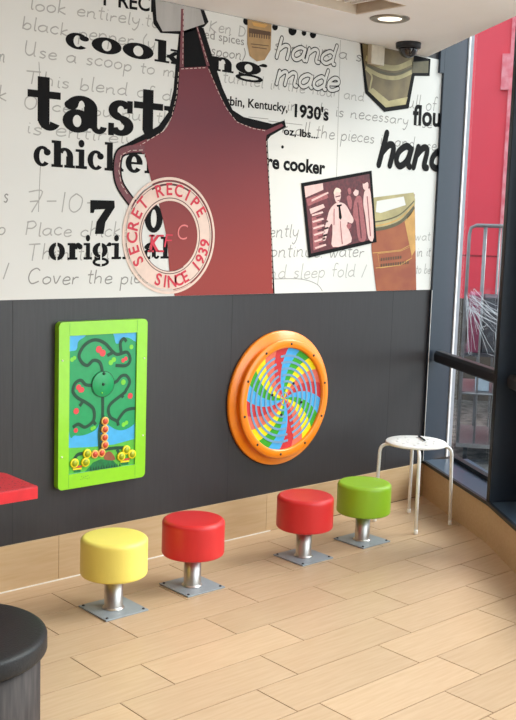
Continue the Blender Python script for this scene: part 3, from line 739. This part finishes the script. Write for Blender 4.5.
vs=[(x-OM[0],YP-OM[1],z-OM[2]) for x,z in outer]+[(x-OM[0],YP-OM[1],z-OM[2]) for x,z in inner]+\
   [(x-OM[0],-.001,z-OM[2]) for x,z in outer]+[(x-OM[0],-.001,z-OM[2]) for x,z in inner]
mb.add(vs,[(i,(i+1)%n,n+(i+1)%n,n+i)[::-1] for i in range(n)]+[(i,2*n+i,2*n+(i+1)%n,(i+1)%n) for i in range(n)]+[(n+i,n+(i+1)%n,3*n+(i+1)%n,3*n+i) for i in range(n)],'lime')
for x in (ix0,ix1):
    for z0_,z1_ in ((Z0+.003,iz0),(iz1,Z1-.003)): box(mb, x-.0008-OM[0],x+.0008-OM[0],YP-.0006-OM[1],YP+.001-OM[1],z0_-OM[2],z1_-OM[2],'p_grass')
fr = mb.build('panel_frame', mz)
mb = MB()
for x,z in ((X0+.018,1.0),(X0+.018,.57),(X1-.016,.985),(X1-.016,.62)): lathe(mb,[(.004,0),(.004,.002),(.002,.003)],'caulk',12,(x-OM[0],YP-OM[1],z-OM[2]),axis='y')
for i in range(9): lathe(mb,[(.0015,0),(.0015,.0015)],'p_dkgreen',6,(2.425+.011*(i%5)+.004*(i//5)-OM[0],YP-OM[1],.455+.009*(i//5)+.002*(i%3)-OM[2]),axis='y')
mb.build('screw', mz)
YB = YP+.008       # picture board, recessed
def A_(x,y): return W(60+x/6.07,325+y/6.07,YB)
def B_(x,y): return W(60+x/6.07,390+y/6.07,YB)
def cl(q): return [(min(max(x,ix0+.001),ix1-.001),min(max(z,iz0+.001),iz1-.001)) for x,z in q]
pic = MB()
slabxz(pic, [(ix0,iz0),(ix1,iz0),(ix1,iz1),(ix0,iz1)], YB, YB+.006, 'p_sky', OM)
def patch(mb, q, m, lay): slabxz(mb, cl(q), YB-.0005*lay, YB, m, OM)
patch(pic, [(ix0,iz0),(ix1,iz0)]+[B_(463,295),B_(330,330),B_(200,345),B_(50,352)], 'p_grass', 1)
patch(pic, smooth([B_(55,250),A_(40,180),A_(60,160),A_(100,150),A_(112,100),A_(150,72),A_(180,40),A_(300,40),A_(325,62),A_(340,112),A_(375,102),A_(400,75),A_(445,95),A_(475,150),B_(470,100),B_(462,190),B_(400,238),B_(340,240),B_(280,205),B_(240,205),B_(215,242),B_(150,272),B_(90,275)],4,True),'p_tree',2)
patch(pic, [B_(150,505),B_(200,440),B_(245,420),B_(320,425),B_(355,470),B_(365,490)],'p_dkgreen',2)
patch(pic, smooth([B_(268,420),B_(275,385),B_(300,372),B_(325,395),B_(330,425)],3,True),'p_brown',3)
for x in range(12): patch(pic,[B_(180+x*16,500-x*3),B_(186+x*16,465-x*2),B_(192+x*16,498-x*3)],'p_groove',4)
BL = [4.]
def blob(q,r,m,lay=4,e=1.):
    BL[0] += .04; lay = BL[0]
    patch(pic,[(q[0]+r*math.cos(t*math.pi/7),q[1]+r*e*math.sin(t*math.pi/7)) for t in range(14)],m,lay)
for q,r in ((A_(235,148),.016),(A_(258,170),.016),(A_(382,215),.010),(A_(398,204),.010),(A_(112,378),.013),(A_(132,393),.012),(A_(425,430),.014),(B_(97,128),.014),(B_(95,245),.011),(B_(122,2),.010)): blob(q,r,'p_red')
for q,r in ((A_(325,210),.012),(A_(307,228),.012),(A_(72,210),.010),(A_(86,200),.009),(A_(432,133),.011),(A_(383,347),.013),(B_(194,234),.009),(B_(206,227),.008),(B_(385,210),.011),(B_(402,198),.010)): blob(q,r,'p_fruit')
mb_g = MB()
G = [[A_(402,100),A_(385,83),A_(366,108),A_(370,165)],
 [A_(335,245),A_(400,245),A_(425,210),A_(405,165),A_(350,178),A_(320,163),A_(270,110),A_(210,90),A_(150,120),A_(115,180),A_(130,225),A_(165,245),A_(200,215),A_(235,222),A_(250,250),A_(256,290)],
 [A_(285,185),A_(322,165)],[A_(195,366),A_(155,362),A_(125,335),A_(92,352),A_(78,390),B_(82,20),B_(110,50),B_(160,78),B_(200,112),B_(207,160),B_(195,195),B_(150,225),B_(110,207),B_(76,226)],
 [B_(135,72),B_(118,97)],[B_(200,188),B_(216,210)],
 [A_(322,352),A_(345,340),A_(370,310),A_(402,308),A_(422,345),A_(400,395),B_(385,20),B_(310,80),B_(292,120),B_(305,165),B_(345,190),B_(352,216)],
 [B_(345,190),B_(395,125),B_(458,110)],[B_(372,28),B_(382,46)],[A_(258,430),B_(258,170)],[B_(255,170),B_(238,250),B_(240,345),B_(246,380)],
 [B_(248,380),B_(160,385),B_(110,390),B_(85,420)],[B_(258,360),B_(330,352),B_(395,350)],[B_(155,385),B_(148,437)],[B_(345,360),B_(365,400)]]
for g in G:
    q=smooth(g,6); q=cl(q)
    ribbon(mb_g, q, .0155, 'p_groove', YB-.0022-YW); 
vsh=[(x-2.565,y,z-.79) for x,y,z in mb_g.v]; mb_g.v=vsh
pc = pic.build('picture_board', mz)
mb_g.build('maze_groove', mz)
mb=MB(); wc=A_(258,358); lathe(mb,[(.058,.0),(.058,.004),(.056,.005)],'p_tree',40,(wc[0]-2.565,YB-.0015-YW,wc[1]-.79),axis='y')
q=[(wc[0]-2.565+.0585*math.cos(t*math.pi/24),wc[1]-.79+.0585*math.sin(t*math.pi/24)) for t in range(48)]
ribbon(mb,q,.0025,'p_groove',YB-.0068-YW,True); lathe(mb,[(.007,0),(.007,.0035)],'p_groove',12,(wc[0]-2.565,YB-.0062-YW,wc[1]-.79),axis='y')
lathe(mb,[(.008,0),(.008,.002)],'p_groove',12,(A_(262,293)[0]-2.565,YB-.0062-YW,A_(262,293)[1]-.79),axis='y')
lathe(mb,[(.004,0),(.004,.002)],'p_fruit',12,(A_(250,410)[0]-2.565,YB-.0062-YW,A_(250,410)[1]-.79),axis='y')
mb.build('turning_wheel', mz)
for q,a,b,r in [(B_(*p),'p_ring','p_ored',.0195) for p in ((268,187),(267,237),(265,287),(268,332),(248,380),(207,388))]+[(B_(*p),'p_yel','p_olive',.0215) for p in ((160,385),(150,437),(83,443),(398,362),(432,388),(367,402))]:
    mb=MB(); lathe(mb,[(r,0),(r,.006),(r*.9,.008),(r*.72,.008)],a,24,(q[0]-2.565,YB-.002-YW,q[1]-.79),axis='y')
    lathe(mb,[(r*.68,.0),(r*.68,.009)],b,20,(q[0]-2.565,YB-.002-YW,q[1]-.79),axis='y'); mb.build('sliding_bead', mz)
for c in ((103,470),(392,425)):
    mb=MB(); q=[B_(c[0]-28,c[1]-8),B_(c[0]+28,c[1]-14),B_(c[0]+20,c[1]+26),B_(c[0]-18,c[1]+30)]
    slabxz(mb,q,YB-.003,YB-.0005,'p_dkgreen',OM); q=[B_(c[0]-28,c[1]+6),B_(c[0]+26,c[1]),B_(c[0]+25,c[1]+10),B_(c[0]-27,c[1]+16)]
    slabxz(mb,q,YB-.004,YB-.003,'p_yel',OM); q=[B_(c[0]-28,c[1]-6),B_(c[0]+28,c[1]-14),B_(c[0]+27,c[1]-2),B_(c[0]-28,c[1]+4)]
    slabxz(mb,q,YB-.004,YB-.003,'p_ored',OM); mb.build('flower_pot_relief', mz)

# ------------------------------------------------------------------ round swirl game
DX, DZ = 3.655, .717
dg_ = thing('swirl_game_disc', 'round orange wall game with a rainbow swirl plate behind curved grooves', 'wall game', (DX,YW,DZ))
mb=MB(); lathe(mb,[(.352,.0005),(.357,.004),(.357,.016),(.352,.022)],'orange',96,axis='y'); mb.build('back_disc', dg_)
mb=MB(); prof=[(.298,.0225),(.300,.040),(.306,.046),(.315,.050),(.316,.056),(.311,.062),(.276,.062),(.271,.059),(.270,.046)]
nn=96; vs=[]; fs=[]
for r,y in prof: vs+=[(r*math.cos(2*math.pi*i/nn),-y,r*math.sin(2*math.pi*i/nn)) for i in range(nn)]
for k in range(len(prof)-1): fs+=[(k*nn+i,k*nn+(i+1)%nn,(k+1)*nn+(i+1)%nn,(k+1)*nn+i) for i in range(nn)]
mb.add(vs,fs,'orange',True); lathe(mb,[(.295,.0225),(.295,.0445)],'orange',96,axis='y'); mb.build('front_ring', dg_)
mb=MB(); cols=['s_blue','s_green','s_yel','s_sal','s_red']; R=.2695; NR=14
def tw(r): return math.radians(34)*(1-r/R)
for s in range(20):
    a0=math.radians(86-18*s); a1=a0-math.radians(18)
    widths=3
    for k in range(NR):
        ra,rb=R*k/NR,R*(k+1)/NR
        for j in range(widths):
            b0=a0+(a1-a0)*j/widths; b1=a0+(a1-a0)*(j+1)/widths
            p=lambda r,a:(r*math.cos(a+tw(r)),-.0462,r*math.sin(a+tw(r)))
            c=cols[s%5]
            if k==0: mb.add([p(ra,b0),p(rb,b0),p(rb,b1)],[(0,2,1)[::-1]],c)
            else: mb.add([p(ra,b0),p(rb,b0),p(rb,b1),p(ra,b1)],[(0,1,2,3)],c)
mb.build('swirl_plate', dg_)
mb=MB()
# two spiral arms of arc grooves, plus the small centre loop
for arm in range(2):
    base=math.pi*arm
    for k in range(6):
        r=.052+.034*k
        q=[]
        for i in range(22):
            a=base+math.radians(100-172*i/21); rr=r+ .016*(i/21)
            q.append((rr*math.cos(a)+.012*math.cos(base+1.4),rr*math.sin(a)+.006*math.sin(base+1.4)))
        ribbon(mb,q,.0125,'s_groove',-.0482)
ribbon(mb,[(.026*math.cos(t*math.pi/12),.034*math.sin(t*math.pi/12)) for t in range(24)],.007,'s_groove',-.0482,True)
mb.build('spiral_groove', dg_)
for i in range(10):
    a=math.radians(85-36*i); mb=MB(); lathe(mb,[(.0068,0),(.0068,.0015),(.004,.003)],'black',12,(.292*math.cos(a),-.062,.292*math.sin(a)),axis='y'); mb.build('bolt', dg_)
for x,z in ((.062,.078),(-.088,.028),(.125,-.028),(-.018,-.082)):
    mb=MB(); lathe(mb,[(.0075,0),(.0075,.003),(.005,.005)],'black',12,(x,-.0485,z),axis='y'); mb.build('bolt', dg_)

# ------------------------------------------------------------------ pedestal stools
def stool(mname, label, loc):
    t = thing('pedestal_stool', label, 'stool', loc, 'low vinyl pedestal stools bolted along the wall')
    mb=MB(); box(mb,-.105,.105,-.105,.105,.0005,.007,'plate'); mb.build('base_plate', t, bevel=.0012)
    for x in (-.09,.09):
        for y in (-.09,.09):
            mb=MB(); lathe(mb,[(.006,.0071),(.006,.010),(.003,.012)],'bolt',10,(x,y,0)); mb.build('bolt', t)
    mb=MB(); lathe(mb,[(.047,.0072),(.046,.010),(.0395,.013),(.0385,.016),(.0385,.165)],'steel',40); mb.build('pedestal', t)
    mb=MB(); prof=[(.09,.1505),(.125,.151)]
    for i in range(7): a=math.radians(-80+80*i/6); prof.append((.126+.014*math.cos(a),.166+.014*math.sin(a)))
    prof += [(.1395,.22),(.1395,.27),(.1398,.290)]
    for i in range(1,8): a=math.radians(90*i/7); prof.append((.1178+.022*math.cos(a),.296+.019*math.sin(a)))
    prof += [(.08,.317),(.03,.318)]
    lathe(mb, prof, mname, 64); s=mb.build('seat', t)
    return t
stool('yellow','yellow round pedestal stool below the green maze panel',(2.330,3.450,0))
stool('red','red round pedestal stool just right of the yellow stool',(2.762,3.468,0))
stool('red','red round pedestal stool under the orange disc, just left of the green stool',(3.457,3.468,0))
stool('green','green round pedestal stool in front of the white metal stool',(3.896,3.480,0))

# ------------------------------------------------------------------ white tube stool
t = thing('metal_stool','white four-legged metal stool in the corner by the window','stool',(4.367,3.535,0))
mb=MB(); prof=[(.05,.4525),(.160,.4525),(.166,.450),(.168,.453),(.168,.460),(.164,.464),(.10,.4625),(.02,.462)]
lathe(mb,prof,'white',64)
for i in range(10):
    a=2*math.pi*i/10; lathe(mb,[(.010,.4628),(.010,.4636)],'holes',12,(.105*math.cos(a),.105*math.sin(a),0))
for i in range(5):
    a=2*math.pi*i/5+.3; lathe(mb,[(.008,.4624),(.008,.4630)],'holes',12,(.055*math.cos(a),.055*math.sin(a),0))
mb.build('seat', t)
for k in range(4):
    a=math.radians(45+90*k); c,s=math.cos(a),math.sin(a)
    path=[(.05,.444),(.14,.444),(.162,.442),(.180,.434),(.192,.420),(.197,.400),(.209,.012)]
    path=path[:1]+smooth(path[1:6],4)+path[6:]
    mb=MB(); tube(mb,[(r*c,r*s,z) for r,z in path],.0095,'white',12); lg=mb.build('leg', t)
    mb=MB(); lathe(mb,[(.0105,.0005),(.0115,.004),(.0115,.022),(.0105,.025)],'white',12,(.209*c,.209*s,0)); mb.build('foot_cap', lg)
mb=MB()
tube(mb,[(4.478,3.610,.4688),(4.445,3.560,.4688),(4.412,3.512,.4688)],.005,'black',8)
tag(mb.build('thin_stick'),'short thin dark stick lying on the white metal stool','stick')

# ------------------------------------------------------------------ red table corner at the left
t = thing('narrow_table','red speckled tabletop corner poking in at the left edge','table',(1.30,3.0,0))
mb=MB(); TX1,TY0,TY1=1.643-1.30,2.875-3.0,3.13-3.0
pts=[(-.65,TY0),(TX1,TY0)]+[(TX1-.06+.06*math.cos(math.radians(a)),TY1-.05+.05*math.sin(math.radians(a))) for a in range(0,91,15)]+[(-.65,TY1)]
prism(mb,pts,.708,.7465,'tableedge'); prism(mb,[(x*.998,y*.998) for x,y in pts],.7465,.75,'tabletop'); mb.build('tabletop', t, bevel=.0015)
for x in (-.55,-.1):
    mb=MB(); lathe(mb,[(.12,.0005),(.12,.010),(.03,.02),(.025,.03),(.025,.707)],'steel',24,(x,.0,0)); mb.build('leg', t)

# ------------------------------------------------------------------ black pouf bottom left
t = thing('round_pouf','black cushioned pouf with dark grained drum base in the lower left corner','pouf',(1.213,2.565,0))
mb=MB(); lathe(mb,[(.229,.0005),(.229,.403)],'darkwood',64); mb.build('drum', t)
mb=MB(); prof=[(.20,.4035),(.232,.404)]
for i in range(5): a=math.radians(-70+70*i/4); prof.append((.238+.010*math.cos(a),.414+.010*math.sin(a)))
for i in range(1,8): a=math.radians(84*i/7); prof.append((.226+.022*math.cos(a),.446+.018*math.sin(a)))
prof += [(.20,.4655),(.14,.467),(.08,.468),(.02,.468)]
lathe(mb,prof,'blackvinyl',64); mb.build('cushion', t)

# ------------------------------------------------------------------ ceiling fittings
t = thing('ceiling_downlight','round recessed ceiling downlight with beige metal ring','lamp',(3.785,3.357,ZC))
mb=MB(); n=40; vs=[];fs=[]; prof=[(.095,-.0003),(.095,-.004),(.085,-.009),(.062,-.006),(.058,-.0005)]
for r,z in prof: vs+=[(r*math.cos(2*math.pi*i/n),r*math.sin(2*math.pi*i/n),z) for i in range(n)]
for k in range(len(prof)-1): fs+=[(k*n+i,k*n+(i+1)%n,(k+1)*n+(i+1)%n,(k+1)*n+i)[::-1] for i in range(n)]
mb.add(vs,fs,'ring',True); mb.build('lamp_ring', t)
mb=MB(); lathe(mb,[(.056,-.004),(.057,-.0005)],'lit',40); mb.build('diffuser', t)
dl=bpy.data.lights.new('downlight_beam','SPOT'); dl.energy=9; dl.spot_size=math.radians(120); dl.spot_blend=.8; dl.color=(1,.88,.7); dl.shadow_soft_size=.05
do=bpy.data.objects.new('downlight_beam',dl); COL.objects.link(do); do.parent=t; do.location=(0,0,-.02)
t = thing('security_camera','small black dome camera on the ceiling above the olive jar picture','camera',(4.33,3.70,ZC))
mb=MB(); lathe(mb,[(.060,-.030),(.066,-.027),(.068,-.004),(.066,-.0005)],'black',40); mb.build('camera_base', t)
mb=MB(); prof=[(.052*math.sin(math.radians(a))+.0001,-.030-.05*math.cos(math.radians(a))) for a in range(0,91,9)]
lathe(mb,prof,'domeglass',40); mb.build('dome', t)
mb=MB(); box(mb,-.06,.045,-.035,-.0035,-.055,.048,'lampwhite'); o=mb.build('junction_box',bevel=.003,loc=(4.285,YW,2.557)); tag(o,'beige plastic junction box high on the mural beside the dome camera','box')

# ------------------------------------------------------------------ outside
mb=MB(); box(mb,-6,16,-12,16,-.25,-.11,'ground')
o=mb.build('ground_outside'); struct(o)
# facade across the passage, squared to the sight line through the glass
FC=Vector((8.9,6.15)); fu=Vector((-.59,.81)).normalized(); fn=Vector((.81,.59)).normalized()
def Q(a,d): q=FC+fu*a+fn*d; return (q.x,q.y)
def qbox(mb,a0,a1,d0,d1,z0,z1,m): prism(mb,[Q(a0,d0),Q(a1,d0),Q(a1,d1),Q(a0,d1)],z0,z1,m)
mb=MB(); qbox(mb,-2.5,2.5,0,.3,.95,4.25,'redfacade'); qbox(mb,-2.5,2.5,0,.3,-.11,.95,'brownwall')
qbox(mb,-2.5,2.5,-.006,.0,1.385,1.40,'redline'); 
for a in (-1.4,-.04,1.3): qbox(mb,a-.008,a+.008,-.006,0,.95,1.385,'redline')
b = tag(mb.build('red_building'),'building clad in bright red panels seen through the window','building')
mb=MB(); qbox(mb,-.06,.095,-.05,-.012,.95,4.3,'pink'); qbox(mb,-.06,.17,-.055,-.012,3.05,3.4,'pink')  # strip and block paint a pink reflection into the window view
tag(mb.build('pink_reflection'),'narrow pale pink banner strip painted over the red building','reflection')
# roll cage
t = thing('roll_cage','grey tubular roll cage trolley standing outside the window','trolley',(0,0,0))
CC=Vector((6.452,4.364)); cu=Vector((.60,-.80)); cv=Vector((.80,.60))   # u to the photo's right, v away
def C3(u,v,z): q=CC+cu*u+cv*v; return (q.x,q.y,z-.0)
ZB=-.11
def cside(v, nm):
    mb=MB(); r=.05
    path=[C3(-.36,v,ZB+.12),C3(-.36,v,1.60),C3(-.35,v,1.655),C3(-.31,v,1.675),C3(.31,v,1.675),C3(.35,v,1.655),C3(.36,v,1.60),C3(.36,v,ZB+.12)]
    tube(mb,path,.0125,'tube',8); mb.build('frame', t)
    for k in range(1,6):
        mb=MB(); tube(mb,[C3(-.36+.12*k,v,ZB+.15),C3(-.36+.12*k,v,1.665)],.0085,'tube',8); mb.build('bar', t)
    for z in (.42,):
        mb=MB(); tube(mb,[C3(-.36,v,z),C3(.36,v,z)],.009,'tube',8); mb.build('bar', t)
cside(0,'near'); cside(.75,'far')
mb=MB(); prism(mb,[C3(-.37,-.02,0)[:2],C3(.37,-.02,0)[:2],C3(.37,.77,0)[:2],C3(-.37,.77,0)[:2]],ZB+.12,ZB+.15,'tube'); mb.build('base', t)
mb=MB(); prism(mb,[C3(-.35,.02,0)[:2],C3(.35,.02,0)[:2],C3(.35,.73,0)[:2],C3(-.35,.73,0)[:2]],.70,.72,'goods'); mb.build('shelf', t)
mb=MB(); prism(mb,[C3(-.35,.02,0)[:2],C3(.35,.02,0)[:2],C3(.35,.73,0)[:2],C3(-.35,.73,0)[:2]],.411,.431,'tube'); mb.build('shelf', t)
for u in (-.3,.3):
    for v in (.06,.69):
        mb=MB(); p=C3(u,v,ZB+.06); tube(mb,[(p[0]-.015*cu.x,p[1]-.015*cu.y,p[2]),(p[0]+.015*cu.x,p[1]+.015*cu.y,p[2])],.055,'black',16); tube(mb,[p,(p[0],p[1],ZB+.12)],.012,'tube',8); mb.build('caster', t)
def cbox(u0,u1,v0,v1,z0,z1,m,name,label,cat):
    mb=MB(); prism(mb,[C3(u0,v0,0)[:2],C3(u1,v0,0)[:2],C3(u1,v1,0)[:2],C3(u0,v1,0)[:2]],z0,z1,m); return tag(mb.build(name,bevel=.01),label,cat)
cbox(-.22,.33,.10,.60,.722,1.14,'goods','crate_stack','dark crates wrapped in clear film on the roll cage shelf','crate')
cbox(-.33,-.235,.06,.5,.722,1.16,'magenta','magenta_crate','magenta crate at the left end of the roll cage shelf','crate')
cbox(-.12,.0,.1,.4,ZB+.152,.38,'brownwall','cardboard_box','brown carton standing on the roll cage base','box')
cbox(-.25,-.15,.06,.3,.432,.54,'box','plastic_box','pale blue box on the lower shelf of the roll cage','box')
# crumpled film sheets over the goods
def film(mb, u0,u1,z0,z1,v):
    nx,nz=16,14; vs=[];fs=[]
    for j in range(nz+1):
        for i in range(nx+1):
            vs.append(C3(u0+(u1-u0)*i/nx, v+random.uniform(-.02,.02), z0+(z1-z0)*j/nz+random.uniform(-.01,.01)))
    for j in range(nz):
        for i in range(nx): a=j*(nx+1)+i; fs+= [(a,a+1,a+nx+2),(a,a+nx+2,a+nx+1)]
    mb.add(vs,fs,'film')
mb=MB(); film(mb,-.375,.375,.70,1.22,-.05)
for i in range(60):  # near-white threads paint the glints along the film's folds
    if i<34: u0,z0,a,l = random.uniform(-.36,-.30),random.uniform(1.05,1.21),random.uniform(-1.5,-.35),random.uniform(.15,.55)
    else: u0,z0,a,l = random.uniform(-.32,.2),random.uniform(.78,1.12),random.choice((-.5,-.8,2.2,.4,-1.3)),random.uniform(.04,.16)
    q=[C3(min(.36,u0+l*k/4*math.cos(a)),-.072,min(1.21,max(.72,z0+l*k/4*math.sin(a)+random.uniform(-.012,.012)))) for k in range(5)]
    tube(mb,q,random.uniform(.0005,.0022),'crease_glint',5)
tag(mb.build('stretch_film'),'crumpled clear stretch film wrapped around the roll cage and its crates','film')
